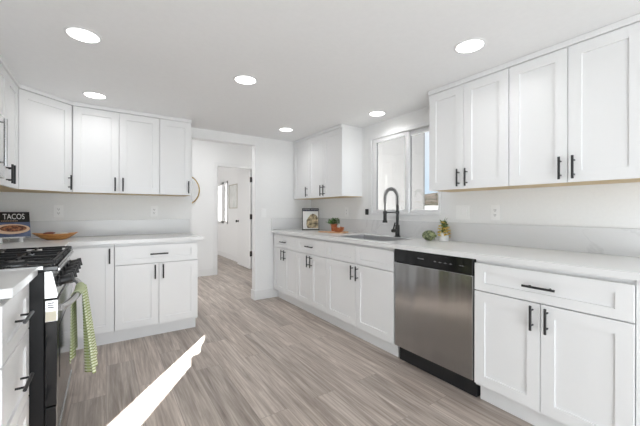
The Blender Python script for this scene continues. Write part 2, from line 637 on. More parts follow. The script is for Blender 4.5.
# baseboards
BH, BT = 0.125, 0.016
struct('baseboard_back', MB().prism([(1.628 - BT, YE + 0.11), (1.628 - BT, YE - BT), (1.948, YE - BT), (1.948, YE), (1.628, YE), (1.628, YE + 0.11)], 0, BH), M['trim'], bevel=0.003)
struct('baseboard_hall', MB().box(XL, DX0 - 0.062, YH - BT, YH, 0, BH), M['trim'], bevel=0.003)
struct('baseboard_right', MB().box(XW - BT, XW, YH + 0.1, 9.6, 0, BH), M['trim'], bevel=0.003)

# kitchen window: a white two-pane slider
wn = empty('window_1', (XW, 0, 0), kind='structure')
f = MB()
fw = 0.05
f.box(-0.012, 0.07, WY1 - 0.055, WY1, WZ0, WZ1)
f.box(-0.012, 0.07, WY0, WY0 + 0.02, WZ0, WZ1)
f.box(-0.012, 0.07, WY0 + 0.02, WY1 - 0.055, WZ0, WZ0 + 0.03)
f.box(-0.012, 0.07, WY0 + 0.02, WY1 - 0.055, WZ1 - 0.032, WZ1)
f.build('window_frame', M['vinyl'], wn, bevel=0.003)


def sash(y0, y1, x0, x1, st0, st1, gl, gm):
    z0, z1 = WZ0 + 0.031, WZ1 - 0.033
    s = MB()
    s.box(x0, x1, y0, y0 + st0, z0, z1)
    s.box(x0, x1, y1 - st1, y1, z0, z1)
    s.box(x0, x1, y0 + st0, y1 - st1, z0, z0 + 0.028)
    s.box(x0, x1, y0 + st0, y1 - st1, z1 - 0.04, z1)
    so = s.build('window_sash', M['vinyl'], wn, bevel=0.002)
    xm = (x0 + x1) / 2
    MB().box(xm - 0.003, xm + 0.003, y0 + st0, y1 - st1, z0 + 0.028, z1 - 0.04).build('pane', gm, so)
    g = MB()
    for a, c in ((y0 + st0, y0 + st0 + 0.007), (y1 - st1 - 0.007, y1 - st1)):
        g.box(xm - 0.006, xm + 0.006, a, c, z0 + 0.028, z1 - 0.04)
    g.build('gasket', M['grey'], so)


sash(2.127, 2.64, 0.0, 0.03, 0.045, 0.055, 0, M['glass'])
sash(1.779, 2.17, 0.034, 0.064, 0.006, 0.03, 0, M['dimglass'])
# bedroom window
w2 = empty('window_2', (XW, 0, 0), kind='structure')
f = MB()
for y0, y1, z0, z1 in ((BY0, BY0 + 0.05, BZ0, BZ1), (BY1 - 0.05, BY1, BZ0, BZ1), (BY0, BY1, BZ0, BZ0 + 0.05), (BY0, BY1, BZ1 - 0.05, BZ1), (8.08, 8.28, BZ0, BZ1)):
    f.box(-0.015, 0.06, y0, y1, z0, z1)
fr2 = f.build('window_frame', M['vinyl'], w2)
MB().box(0.006, 0.009, BY0 + 0.05, 8.08, BZ0 + 0.05, BZ1 - 0.05).build('blind_or_sun_mask', M['sheer'], w2)
MB().box(0.006, 0.009, 8.28, BY1 - 0.05, BZ0 + 0.05, BZ1 - 0.05).build('blind_or_sun_mask', M['sheer'], w2)
MB().box(0.03, 0.035, BY0 + 0.05, BY1 - 0.05, BZ0 + 0.05, BZ1 - 0.05).build('pane', M['glass'], fr2)

# unseen hall window: mask panels added, cut to shape the floor's sun stripe
w3 = empty('window_3', (XW, 0, 0), kind='structure')


def blind_or_sun_mask(poly):
    b = MB()
    A_ = [b.bm.verts.new((0.001, y, z)) for y, z in poly]
    B_ = [b.bm.verts.new((0.006, y, z)) for y, z in poly]
    b.bm.faces.new(A_)
    b.bm.faces.new(B_[::-1])
    for i in range(len(poly)):
        b.bm.faces.new((A_[i], A_[(i + 1) % len(poly)], B_[(i + 1) % len(poly)], B_[i]))
    b.build('blind_or_sun_mask', M['vinyl'], w3)


blind_or_sun_mask([(5.40, 2.05), (5.40, 1.15), (5.67, 1.15), (5.67, 1.258), (5.61, 1.279), (5.575, 1.326), (5.515, 1.342), (5.515, 1.36), (5.57, 1.385), (5.575, 1.41), (5.482, 1.43), (5.49, 1.70), (5.485, 1.95), (5.44, 1.95), (5.44, 2.05)])
blind_or_sun_mask([(5.853, 1.95), (5.816, 1.814), (5.681, 1.258), (5.67, 1.25), (5.67, 1.15), (5.90, 1.15), (5.90, 2.05), (5.853, 2.05)])
blind_or_sun_mask([(5.44, 1.95), (5.853, 1.95), (5.853, 2.05), (5.44, 2.05)])

# door to the bedroom, open against the right wall
dr = empty('door_1', (DX1, YH, 0), kind='structure')
cs = MB()
cw = 0.058
cs.box(DX0 - DX1 - cw, DX0 - DX1, -0.014, 0, 0, DZ + cw)
cs.box(0, 0.058, -0.014, 0, 0, DZ + cw)
cs.box(DX0 - DX1, 0, -0.014, 0, DZ, DZ + cw)
cs.box(DX0 - DX1, DX0 - DX1 + 0.012, 0, 0.1, 0, DZ)
cs.box(-0.012, 0, 0, 0.1, 0, DZ)
cs.box(DX0 - DX1 + 0.012, -0.012, 0, 0.1, DZ - 0.012, DZ)
cs.build('door_casing', M['trim'], dr, bevel=0.002)
leaf = MB().box(-0.047, -0.012, 0.125, 0.865, 0.012, DZ - 0.016).build('door_leaf', M['trim'], dr, bevel=0.002)
for z in (1.80, 1.06, 0.32):
    MB().box(-0.05, -0.01, 0.101, 0.124, z - 0.05, z + 0.05).tube([(-0.05, 0.108, z - 0.052), (-0.05, 0.108, z + 0.052)], 0.008).build('hinge', M['black'], leaf)
k = MB().lathe([(0.0, 0.0), (0.026, 0.0), (0.026, 0.006), (0.010, 0.010), (0.010, 0.03), (0.022, 0.036), (0.027, 0.048), (0.020, 0.058), (0.0, 0.06)], n=16)
k.build('knob', M['black'], leaf, smooth=True, loc=(-0.047, 0.80, 0.955), rot=(0, -PI / 2, 0))

# outside: paving, neighbour's wall, low garden wall, dry hillside
struct('ground', MB().box(-60, 120, -60, 120, -0.5, -0.12), M['ground'])
struct('wall_neighbour', MB().box(4.5, 4.53, 3.50, 6.8, -0.12, 4.2), M['stucco'])
struct('wall_garden', MB().box(7.0, 7.15, 1.0, 9.0, -0.12, 1.32), M['trim'])
hb = MB()
nx, ny = 26, 26
random.seed(3)
vs = []
for i in range(nx + 1):
    row = []
    for j in range(ny + 1):
        x = 18 + 52 * i / nx
        y = 5 + 65 * j / ny
        t = i / nx
        z = 5.9 * (3 * t * t - 2 * t ** 3) + 0.35 * math.sin(y * 0.35) * t + random.uniform(-0.12, 0.12) - 0.3
        row.append(hb.bm.verts.new((x, y, z)))
    vs.append(row)
for i in range(nx):
    for j in range(ny):
        hb.bm.faces.new((vs[i][j], vs[i + 1][j], vs[i + 1][j + 1], vs[i][j + 1]))
struct('hill', hb, M['hill'], smooth=True)

# ------------------------------------------------------------------ cabinets
BAR_MESH = {}


def handle(parent, L, loc, vertical=True):
    """black bar pull: bar and two posts; local front is -y"""
    if L not in BAR_MESH:
        b = MB()
        b.tube([(0, -0.032, -L / 2), (0, -0.032, L / 2)], 0.0064, 10)
        for s in (-1, 1):
            b.tube([(0, 0.0, s * L * 0.31), (0, -0.032, s * L * 0.31)], 0.0045, 8)
        o = b.build('handle', M['black'], parent, smooth=True)
        BAR_MESH[L] = o.data
    else:
        o = bpy.data.objects.new('handle', BAR_MESH[L])
        C.objects.link(o)
        o.parent = parent
    o.location = loc
    if not vertical:
        o.rotation_euler = (0, PI / 2, 0)
    return o


ZB, ZD0, ZD1, ZT = 0.122, 0.690, 0.6965, 0.861      # door bottom, door top, drawer bottom, drawer top
ZC = 0.887                                            # carcass top / underside of the worktop
G = 0.0018


def base_cabinet(label, loc, rz, w, depth=0.6, drawers=1, false=False, group=None, toe_l=0.0, toe_r=0.0, filler_r=0.0):
    r = empty('base_cabinet', loc, rz, label, 'cabinet', group)
    cb = MB()
    if false:                                         # open under the sink
        cb.box(0.001, 0.019, 0.021, depth, 0.105, ZC - 0.001).box(w - 0.019, w - 0.001, 0.021, depth, 0.105, ZC - 0.001)
        cb.box(0.019, w - 0.019, 0.021, depth, 0.105, 0.123).box(0.019, w - 0.019, depth - 0.012, depth, 0.123, ZC - 0.001)
        cb.box(0.019, w - 0.019, 0.021, 0.040, 0.123, ZC - 0.001)
    else:
        cb.box(0.001, w - 0.001, 0.021, depth, 0.105, ZC - 0.001)
    cb.build('carcass', M['cab'], r)
    MB().box(toe_l, w - toe_r, 0.067, depth - 0.02, 0, 0.1045).build('toe_kick', M['cab'], r)
    h = w / 2
    if drawers == 1:
        o = MB().shaker(G, w - G, ZD1, ZT, fx=0.062, fz=0.047).build('drawer', M['cab'], r)
        handle(o, 0.15, (h, 0, (ZD1 + ZT) / 2), False)
    else:
        for i in range(2):
            MB().shaker(G + i * h, (i + 1) * h - G, ZD1, ZT, fx=0.062, fz=0.047).build('false_drawer_front' if false else 'drawer', M['cab'], r)
    for i in range(2):
        o = MB().shaker(G + i * h, (i + 1) * h - G, ZB, ZD0).build('door', M['cab'], r)
        handle(o, 0.13, (h + (0.034 if i else -0.034), 0, 0.614))
    if filler_r:
        MB().box(w + 0.002, w + filler_r, 0.012, depth, 0.0, ZC - 0.001).build('filler_panel', M['cab'], r)
    return r


XB = 1.884
R90 = -PI / 2
base_cabinet('white base cabinet with a drawer, at the far wall under the white cookbook', (XB, 3.925, 0), R90, 3.925 - 3.2886, group='base cabinets along the window wall')
base_cabinet('white base cabinet with a drawer, below the round wooden board with terracotta pot', (XB, 3.2886, 0), R90, 3.2886 - 2.6745, group='base cabinets along the window wall')
base_cabinet('white sink base cabinet with two plain drawer fronts without pulls', (XB, 2.6745, 0), R90, 2.6745 - 1.748, drawers=2, false=True, group='base cabinets along the window wall', toe_r=0.012)
base_cabinet('large white base cabinet with wide drawer and two doors, right of the steel dishwasher', (XB, 1.088, 0), R90, 1.088 - 0.370, group='base cabinets along the window wall', filler_r=0.10, toe_l=0.004)
MB().box(XB + 0.022, XW, 3.9265, 3.9395, 0, ZC - 0.001).build('filler_strip', M['cab'], None)
tag(bpy.data.objects['filler_strip'], 'narrow white filler strip between far base cabinet and wall', 'filler')

YL = 3.298
base_cabinet('white base cabinet with one drawer at the open end of the L-shaped counter', (0.0578, YL, 0), 0, 0.7564 - 0.0578, depth=0.638, toe_r=0.008)
# corner cabinet left of it, one tall door
r = empty('corner_base_cabinet', (-0.885, YL, 0), 0, 'white corner base cabinet with one tall door, beside the towel on the range', 'cabinet')
MB().prism([(0.0, 0.638), (0.0, -0.62), (0.618, -0.62), (0.618, 0.021), (0.941, 0.021), (0.941, 0.638)], 0.105, ZC - 0.001).build('carcass', M['cab'], r)
MB().prism([(0.02, 0.62), (0.02, -0.60), (0.555, -0.60), (0.555, 0.067), (0.9425, 0.067), (0.9425, 0.62)], 0.0, 0.1045).build('toe_kick', M['cab'], r)
o = MB().shaker(0.645, 0.9405 - G, ZB, ZT).build('door', M['cab'], r)
handle(o, 0.13, (0.9405 - 0.034, 0, 0.785))

# drawer stack in the left foreground
DY0, DY1 = 1.45, 1.893
r = empty('drawer_cabinet', (-0.285, DY0, 0), PI / 2, 'white drawer cabinet in the left foreground, next to the gas range', 'cabinet')
MB().box(0.001, DY1 - DY0 - 0.001, 0.021, 0.6, 0.105, ZC - 0.001).build('carcass', M['cab'], r)
MB().box(0, DY1 - DY0, 0.067, 0.58, 0, 0.1045).build('toe_kick', M['cab'], r)
for z0, z1 in ((0.122, 0.352), (0.358, 0.652), (0.658, ZT)):
    o = MB().shaker(G, DY1 - DY0 - G, z0, z1, fz=0.055).build('drawer', M['cab'], r)
    handle(o, 0.145, ((DY1 - DY0) / 2, 0, (z0 + z1) / 2), False)

# upper cabinets
UB, UT = 1.345, 2.122


def crown(parent, pts):
    """moulding along a local polyline, front face towards -y"""
    b = MB()
    b.prism(pts, UT + 0.003, CE - 0.001)
    b.build('crown_moulding', M['cab'], parent, bevel=0.003)


def upper_cabinet(label, loc, rz, w, splits, handles, depth=0.303, group=None, end_l=False, end_r=False):
    r = empty('upper_cabinet', loc, rz, label, 'cabinet', group)
    MB().box(0.0005, w - 0.0005, 0.021, depth, UB + 0.004, UT + 0.002).build('carcass', M['cab'], r)
    MB().box(0.001, w - 0.001, 0.022, depth - 0.001, UB - 0.001, UB + 0.0035).build('bottom_panel', M['ply'], r)
    crown(r, [(-0.0 - (0.0), -0.010), (w, -0.010), (w, depth), (0, depth)])
    for i in range(len(splits) - 1):
        o = MB().shaker(splits[i] + G, splits[i + 1] - G, UB, UT).build('door', M['cab'], r)
        hx = splits[i + 1] - 0.032 if handles[i] == 'r' else splits[i] + 0.032
        handle(o, 0.13, (hx, 0, UB + 0.083))
    return r


XU = 2.1952
upper_cabinet('white upper cabinet with three doors, on the far side of the window', (XU, 3.936, 0), R90, 3.936 - 2.812, [0.012, 0.417, 0.757, 1.124], 'rrl', group='upper cabinets on the window wall')
upper_cabinet('white two-door upper cabinet next to the window, near side', (XU, 1.655, 0), R90, 1.655 - 1.0337, [0, 1.655 - 1.3543, 1.655 - 1.0337], 'rl', group='upper cabinets on the window wall')
upper_cabinet('white two-door upper cabinet cut by the right picture edge', (XU, 1.0327, 0), R90, 1.0327 - 0.39, [0, 1.0327 - 0.7116, 1.0327 - 0.39], 'rl', group='upper cabinets on the window wall')
YU = 3.6125
upper_cabinet('white two-door upper cabinet between the corner cabinet and the single-door one', (-0.2563, YU, 0), 0, 0.451 + 0.2563, [0, 0.0991 + 0.2563, 0.7073], 'rl', depth=0.325)
upper_cabinet('narrow white upper cabinet with one door, at the hall end of the left group', (0.4515, YU, 0), 0, 0.7586 - 0.4515, [0, 0.3071], 'r', depth=0.325)
# diagonal corner
a = math.atan2(YU - 3.33, -0.2575 + 0.565)
wd = math.hypot(YU - 3.33, -0.2575 + 0.565)
r = empty('corner_upper_cabinet', (-0.565, 3.33, 0), a, 'white corner upper cabinet with a slanted single door', 'cabinet')


def loc2(x, y):
    dx, dy = x + 0.565, y - 3.33
    return (dx * math.cos(a) + dy * math.sin(a), -dx * math.sin(a) + dy * math.cos(a))


n_ = Vector((-math.sin(a), math.cos(a))) * 0.021
p0, p1 = (-0.565 + n_.x - 0.01, 3.3315), (-0.258, YU + 0.018)
P = [loc2(-0.585, 3.3315), loc2(-0.565 + n_.x * 1.0 + 0.005, 3.3315 + n_.y), loc2(-0.2585 + n_.x, YU + n_.y), loc2(-0.2585, YU + 0.03), loc2(-0.2585, 3.936), loc2(-0.898, 3.936), loc2(-0.898, 3.3315)]
MB().prism(P, UB + 0.004, UT + 0.002).build('carcass', M['cab'], r)
P2 = [loc2(-0.585, 3.3325), loc2(-0.2595 + n_.x, YU + n_.y + 0.003), loc2(-0.2595, 3.935), loc2(-0.897, 3.935), loc2(-0.897, 3.3325)]
MB().prism(P2, UB - 0.001, UB + 0.0035).build('bottom_panel', M['ply'], r)
crown(r, [(0.0, -0.010), (wd, -0.010), loc2(-0.2575, YU + 0.02), loc2(-0.2575, 3.936), loc2(-0.898, 3.936), loc2(-0.898, 3.332)])
o = MB().shaker(0.003, wd - 0.003, UB, UT).build('door', M['cab'], r)
handle(o, 0.13, (wd - 0.034, 0, UB + 0.083))
# left wall upper
r = upper_cabinet('white two-door upper cabinet at the left picture edge, beside the microwave', (-0.565, 2.665, 0), PI / 2, 3.328 - 2.665, [0, 0.3315, 0.663], 'rl', depth=0.333)

# ------------------------------------------------------------------ worktops and splashbacks
CT = 0.92
SX0, SX1, SYa, SYb = 1.955, 2.36, 1.925, 2.63
b = MB()
for x0, x1, y0, y1 in ((XB - 0.029, SX0, 0.265, YE), (SX1, XW, 0.265, YE), (SX0, SX1, 0.265, SYa), (SX0, SX1, SYb, YE)):
    b.box(x0, x1, y0, y1, ZC, CT)
bmesh.ops.remove_doubles(b.bm, verts=b.bm.verts[:], dist=1e-5)
tag(b.build('countertop', M['quartz']), 'long white quartz countertop with the sink, under the window', 'countertop')
b = MB()
b.prism([(-0.898, YE), (-0.898, 2.672), (-0.256, 2.672), (-0.256, 3.268), (0.806, 3.268), (0.806, YE)], ZC, CT)
tag(b.build('countertop', M['quartz'], bevel=0.002), 'L-shaped white quartz countertop carrying the black cookbook and wooden bowl', 'countertop')
tag(MB().box(-0.898, -0.257, 1.44, 1.8945, ZC, CT).build('countertop', M['quartz'], bevel=0.002), 'short white countertop in the left foreground, in front of the range', 'countertop')
BS = 1.08
b = MB()
b.box(XW - 0.0165, XW - 0.0005, 0.265, YE, CT, BS)
tag(b.build('backsplash', M['splash'], bevel=0.0015), 'low grey-white stone backsplash below the window', 'backsplash')
tag(MB().box(XB - 0.029, XW - 0.017, YE - 0.016, YE, CT, BS).build('backsplash', M['splash'], bevel=0.0015), 'short stone backsplash on the end wall, left of the white cookbook', 'backsplash')
b = MB()
b.box(-0.898, 0.806, YE - 0.016, YE, CT, BS)
tag(b.build('backsplash', M['splash'], bevel=0.0015), 'low stone backsplash behind the wooden bowl', 'backsplash')

# sink
r = empty('sink', ((SX0 + SX1) / 2, (SYa + SYb) / 2, 0), 0, 'stainless steel sink set into the counter below the black faucet', 'sink')
hx, hy = (SX1 - SX0) / 2 - 0.006, (SYb - SYa) / 2 - 0.006
b = MB()
z0, z1, t = 0.69, 0.917, 0.005
b.box(-hx, hx, -hy, hy, z0 - t, z0)
b.box(-hx - t, -hx, -hy - t, hy + t, z0 - t, z1)
b.box(hx, hx + t, -hy - t, hy + t, z0 - t, z1)
b.box(-hx, hx, -hy - t, -hy, z0 - t, z1)
b.box(-hx, hx, hy, hy + t, z0 - t, z1)
b.build('basin', M['steel_sink'], r)
MB().lathe([(0, 0), (0.045, 0), (0.05, 0.002), (0.045, 0.003), (0.02, 0.001), (0, 0.001)], (0.05, 0, z0 + 0.0005), 24).build('drain', M['chrome'], r, smooth=True)

# faucet
r = empty('faucet', (2.428, 2.205, CT), 0, 'tall matte black spring pull-down faucet at the sink', 'faucet')
MB().lathe([(0, 0), (0.03, 0), (0.03, 0.008), (0.022, 0.012), (0.022, 0.115), (0.018, 0.12), (0, 0.12)], n=20).build('base', M['black'], r, smooth=True)
MB().tube([(0, 0, 0.12), (0, 0, 0.325)], 0.0135, 14).build('riser', M['black'], r, smooth=True)
arc = [(0, 0, 0.325)]
R_ = 0.0875
for i in range(25):
    t = PI * i / 24
    arc.append((-R_ + R_ * math.cos(t), 0, 0.385 + 1.05 * R_ * math.sin(t)))
arc += [(-2 * R_, 0, 0.36), (-2 * R_, 0, 0.335)]


def resample(pts, n):
    pts = [Vector(p) for p in pts]
    L = [0]
    for i in range(1, len(pts)):
        L.append(L[-1] + (pts[i] - pts[i - 1]).length)
    out = []
    for k in range(n):
        d = L[-1] * k / (n - 1)
        i = max(j for j in range(len(L)) if L[j] <= d + 1e-9)
        i = min(i, len(pts) - 2)
        out.append(pts[i].lerp(pts[i + 1], (d - L[i]) / (L[i + 1] - L[i])))
    return out


core = resample(arc, 60)
MB().tube(core, 0.006, 8).build('hose', M['black'], r, smooth=True)
turns, npt = 24, 24 * 12
cc = resample(arc, npt)
sp = []
for i, p in enumerate(cc):
    t = (cc[min(i + 1, npt - 1)] - cc[max(i - 1, 0)]).normalized()
    s = Vector((0, 1, 0))
    u = t.cross(s).normalized()
    an = 2 * PI * turns * i / npt
    sp.append(p + (s * math.cos(an) + u * math.sin(an)) * 0.0165)
o = MB().tube(sp, 0.0034, 6).build('spring', M['chrome'], r, smooth=True)
o['label'] = 'dark chrome spring coil'
M['coil'] = mat('dark_chrome', (0.32, 0.32, 0.33), 0.25, 0.95)
o.data.materials[0] = M['coil']
MB().tube([(-2 * R_, 0, 0.335), (-2 * R_, 0, 0.25)], 0.007, 10).build('lower_hose', M['black'], r, smooth=True)
MB().lathe([(0, 0.0), (0.024, 0.0), (0.024, 0.012), (0.017, 0.03), (0.016, 0.105), (0.011, 0.115), (0, 0.115)], (-2 * R_, 0, 0.145), 18).build('spray_head', M['black'], r, smooth=True)
b = MB().tube([(-0.012, 0, 0.245), (-2 * R_ + 0.012, 0, 0.245)], 0.006, 10)
b.lathe([(0, -0.012), (0.02, -0.012), (0.02, 0.012), (0, 0.012)], (-2 * R_, 0, 0.245), 16)
b.lathe([(0, -0.012), (0.019, -0.012), (0.019, 0.012), (0, 0.012)], (0, 0, 0.245), 16)
b.build('docking_arm', M['black'], r, smooth=True)
b = MB().tube([(-0.018, 0, 0.062), (-0.072, 0, 0.062)], 0.0175, 14).tube([(-0.06, 0, 0.07), (-0.034, 0.0, 0.142)], 0.0065, 8)
b.build('lever', M['black'], r, smooth=True)

# ------------------------------------------------------------------ dishwasher
r = empty('dishwasher', (XB - 0.006, 1.743, 0), R90, 'stainless steel dishwasher with black control strip between white cabinets', 'dishwasher')
W = 1.743 - 1.093
MB().box(0.006, W - 0.004, 0.03, 0.58, 0.115, 0.884).build('tub', M['blackmat'], r)
MB().box(0.012, W - 0.001, 0, 0.03, 0.128, 0.778).build('front_panel', M['steel'], r, bevel=0.003)
cp = MB().prism([(0.008, -0.004), (W - 0.001, -0.004), (W - 0.001, 0.03), (0.008, 0.03)], 0.781, 0.884).build('control_panel', M['blackgloss'], r, bevel=0.004)
random.seed(11)
b = MB()
x = 0.235
for wv in (0.010, 0.006, 0.008, 0.007, 0.010, 0.006, 0.008):
    b.box(x, x + wv - 0.002, -0.0046, -0.004, 0.832, 0.832 + random.choice((0.006, 0.008)))
    x += wv
b.build('brand_mark', M['grey'], cp)
for x in (0.37, 0.41, 0.45, 0.49, 0.56):
    b = MB()
    for q in range(3 if x < 0.5 else 5):
        b.box(x + q * 0.007, x + q * 0.007 + 0.0069, -0.0046, -0.004, 0.828, 0.830 + 0.003 * (q % 2))
    b.build('button_print', M['label'], cp)
MB().box(0.01, W - 0.008, 0.06, 0.5, 0.002, 0.112).build('toe_panel', M['blackmat'], r)

# ------------------------------------------------------------------ gas range
RY0, RW = 1.902, 0.762
r = empty('gas_range', (-0.19, RY0, 0), PI / 2, 'black and stainless gas range between the white counters', 'range')
MB().box(0.0, RW, 0.046, 0.69, 0.03, 0.898).build('body', M['enamel'], r, bevel=0.004)
for x in (0.05, RW - 0.05):
    for y in (0.1, 0.62):
        MB().lathe([(0, 0), (0.02, 0), (0.02, 0.006), (0.012, 0.01), (0.012, 0.0295), (0, 0.0295)], (x, y, 0), 12).build('foot', M['blackmat'], r)
# control panel, sloping stainless face with black ends
b = MB()
for x0, x1 in ((0.0, RW),):
    pts = [(0.046, 0.772), (0.0, 0.772), (-0.004, 0.785), (0.018, 0.898), (0.046, 0.898)]
    A_ = [b.bm.verts.new((x0, y, z)) for y, z in pts]
    B_ = [b.bm.verts.new((x1, y, z)) for y, z in pts]
    b.bm.faces.new(A_)
    b.bm.faces.new(B_[::-1])
    for i in range(5):
        b.bm.faces.new((A_[i], A_[(i + 1) % 5], B_[(i + 1) % 5], B_[i]))
b.build('control_panel', M['steel_light'], r, bevel=0.002)
for x in (0.085, 0.233, 0.381, 0.529, 0.677):
    b = MB().lathe([(0, 0), (0.027, 0), (0.027, 0.006), (0.022, 0.010), (0.0215, 0.050), (0.019, 0.054), (0, 0.054)], n=20)
    b.box(-0.006, 0.006, -0.024, 0.024, 0.04, 0.060)
    b.build('knob', M['black'], r, smooth=True, loc=(x, 0.003, 0.835), rot=(PI / 2 - 0.19, 0, 0))
# cooktop
b = MB()
b.box(-0.001, RW + 0.001, -0.006, 0.69, 0.899, 0.922)
ct = b.build('cooktop', M['blackgloss'], r, bevel=0.004)
b = MB()
b.box(-0.004, 0.004, 0.05, 0.66, 0.910, 0.9235)
b.box(0.0, RW, -0.009, -0.004, 0.900, 0.910)
b.build('cooktop_trim', M['steel_light'], ct)
for x, y, rr in ((0.16, 0.17, 0.045), (0.16, 0.48, 0.036), (0.381, 0.33, 0.05), (0.602, 0.17, 0.042), (0.602, 0.48, 0.036)):
    bn = MB().lathe([(0, 0), (rr + 0.012, 0), (rr + 0.012, 0.004), (rr, 0.008), (0, 0.008)], (x, y, 0.9225), 24).build('burner', M['steel_light'], r, smooth=True)
    MB().lathe([(0, 0), (rr, 0), (rr, 0.004), (rr - 0.006, 0.007), (0, 0.008)], (x, y, 0.931), 24).build('burner_cap', M['iron'], bn, smooth=True)
for x0, x1 in ((0.012, 0.258), (0.264, 0.498), (0.504, 0.750)):
    b = MB()
    y0, y1 = 0.012, 0.62
    zt, zb = 0.946, 0.935
    w_ = 0.010
    for x in (x0, x1 - w_):
        b.box(x, x + w_, y0, y1, zb, zt)
    for y in (y0, (y0 + y1) / 2 - w_ / 2, y1 - w_):
        b.box(x0 + w_, x1 - w_, y, y + w_, zb, zt)
    xm = (x0 + x1) / 2
    for yc in ((y0 + y1) / 2 - 0.148, (y0 + y1) / 2 + 0.148):
        b.box(xm - w_ / 2, xm + w_ / 2, yc - 0.13, yc - 0.035, zb, zt)
        b.box(xm - w_ / 2, xm + w_ / 2, yc + 0.035, yc + 0.13, zb, zt)
        b.box(x0 + w_, xm - 0.035, yc - w_ / 2, yc + w_ / 2, zb, zt)
        b.box(xm + 0.035, x1 - w_, yc - w_ / 2, yc + w_ / 2, zb, zt)
    for x in (x0, x1 - w_):
        for y in (y0, (y0 + y1) / 2 - w_ / 2, y1 - w_):
            b.box(x, x + w_, y, y + w_, 0.9225, zb)
    # slotted front rail
    for i in range(7):
        xx = x0 + 0.02 + i * (x1 - x0 - 0.052) / 6
        b.box(xx, xx + 0.012, y0 - 0.012, y0, 0.926, zt)
    b.build('grate', M['iron'], r, bevel=0.002)
# oven door
dd = MB().box(0.002, RW - 0.002, 0.0, 0.043, 0.275, 0.663).build('oven_door', M['blackgloss'], r, bevel=0.003)
MB().box(0.002, RW - 0.002, -0.003, 0.0435, 0.664, 0.764).build('door_top_trim', M['steel_light'], dd, bevel=0.002)
MB().box(0.10, RW - 0.10, -0.0015, 0.0, 0.36, 0.62).build('door_window', M['blackgloss'], dd)
MB().box(0.0004, 0.0019, 0.002, 0.041, 0.668, 0.712).build('end_label', M['sticker'], dd)
bd = MB()
for i in range(3):
    bd.box(0.0004, 0.0019, 0.010, 0.034, 0.728 + i * 0.010, 0.733 + i * 0.010)
bd.build('vent_slot', M['grey'], dd)
dw = MB().box(0.002, RW - 0.002, 0.002, 0.043, 0.115, 0.268).build('storage_drawer', M['blackgloss'], r, bevel=0.003)
MB().box(0.002, RW - 0.002, -0.002, 0.003, 0.112, 0.122).build('drawer_edge_trim', M['steel_light'], dw)
hb_ = []
for i in range(21):
    t = i / 20
    hb_.append((0.015 + t * (RW - 0.03), -0.012 - 0.050 * math.sin(PI * t) ** 0.7, 0.722))
b = MB().tube(hb_, 0.0155, 12)
b.build('door_handle', M['steel_light'], r, smooth=True)

# towel over the oven handle
r = empty('dish_towel', (-0.19, RY0, 0), PI / 2, 'green and white striped dish towel hanging on the range handle', 'towel')
b = MB()
bm = b.bm
uvl = bm.loops.layers.uv.new('UVMap')
path = []
HZ, HR = 0.722, 0.0195
for i in range(15):                                    # back flap, from its hem up
    t = i / 14
    path.append(('b', 0.365 + t * (HZ - 0.365)))
for i in range(1, 8):
    path.append(('o', i / 8))
for i in range(19):
    t = i / 18
    path.append(('f', HZ - t * (HZ - 0.285)))
nu = 22
grid = []
for a_, val in path:
    row = []
    for j in range(nu + 1):
        u = j / nu
        bary = -0.012 - 0.050 * math.sin(PI * (0.30 + 0.34 * u)) ** 0.7
        ph = u * 2 * PI * 2.2
        if a_ == 'b':
            d = (HZ - val) / 0.36
            y = bary + HR + 0.003 + 0.008 * d * math.sin(ph)
            y = min(y, -0.010)
            z = val
        elif a_ == 'o':
            an = PI * val
            y = bary + HR * math.cos(an)
            z = HZ + HR * math.sin(an)
            d = 0
        else:
            d = (HZ - val) / 0.437
            y = bary - HR - 0.034 * d - 0.004 - (0.006 + 0.022 * d) * math.sin(ph + 0.6)
            z = val - 0.02 * d * math.sin(u * 3.0)
        x = 0.245 + u * 0.27 + (u - 0.5) * (-0.02 + 0.05 * d)
        row.append(bm.verts.new((x, y, z)))
    grid.append(row)
tot = len(grid) - 1
for i in range(tot):
    for j in range(nu):
        fc = bm.faces.new((grid[i][j], grid[i][j + 1], grid[i + 1][j + 1], grid[i + 1][j]))
        for lp, (uu, vv) in zip(fc.loops, ((j, i), (j + 1, i), (j + 1, i + 1), (j, i + 1))):
            lp[uvl].uv = (uu / nu, vv / tot)
o = b.build('cloth', M['towel'], r, smooth=True)
sm = o.modifiers.new('thick', 'SOLIDIFY')
sm.thickness = 0.004
sm.offset = 0

# microwave above the range (only its far edge shows)
r = empty('microwave', (-0.512, 1.895, 0), PI / 2, 'over-the-range microwave at the left picture edge, only its edge showing', 'microwave')
MB().box(0.002, 0.764, 0.03, 0.385, 1.352, 1.742).build('body', M['steel_light'], r, bevel=0.004)
dm = MB().box(0.002, 0.764, 0.0, 0.028, 1.372, 1.742).build('door', M['steel_light'], r, bevel=0.004)
MB().box(0.05, 0.56, -0.002, 0.0, 1.43, 1.70).build('window', M['blackgloss'], dm)
MB().tube([(0.60, -0.035, 1.43), (0.60, -0.035, 1.70)], 0.009, 10).tube([(0.60, 0, 1.45), (0.60, -0.035, 1.45)], 0.006, 8).tube([(0.60, 0, 1.68), (0.60, -0.035, 1.68)], 0.006, 8).build('handle', M['steel_light'], dm, smooth=True)
r = upper_cabinet('short white upper cabinet above the microwave', (-0.565, 1.895, 0), PI / 2, 0.768, [0, 0.384, 0.768], 'rl', depth=0.333)
for ch in list(r.children):
    if ch.name.startswith('crown'):
        continue
    for v in ch.data.vertices:
        v.co.z = UT - (UT - v.co.z) * (UT - 1.748) / (UT - UB) if v.co.z < UT else v.co.z
    for h_ in ch.children:
        h_.location.z = 1.748 + 0.085

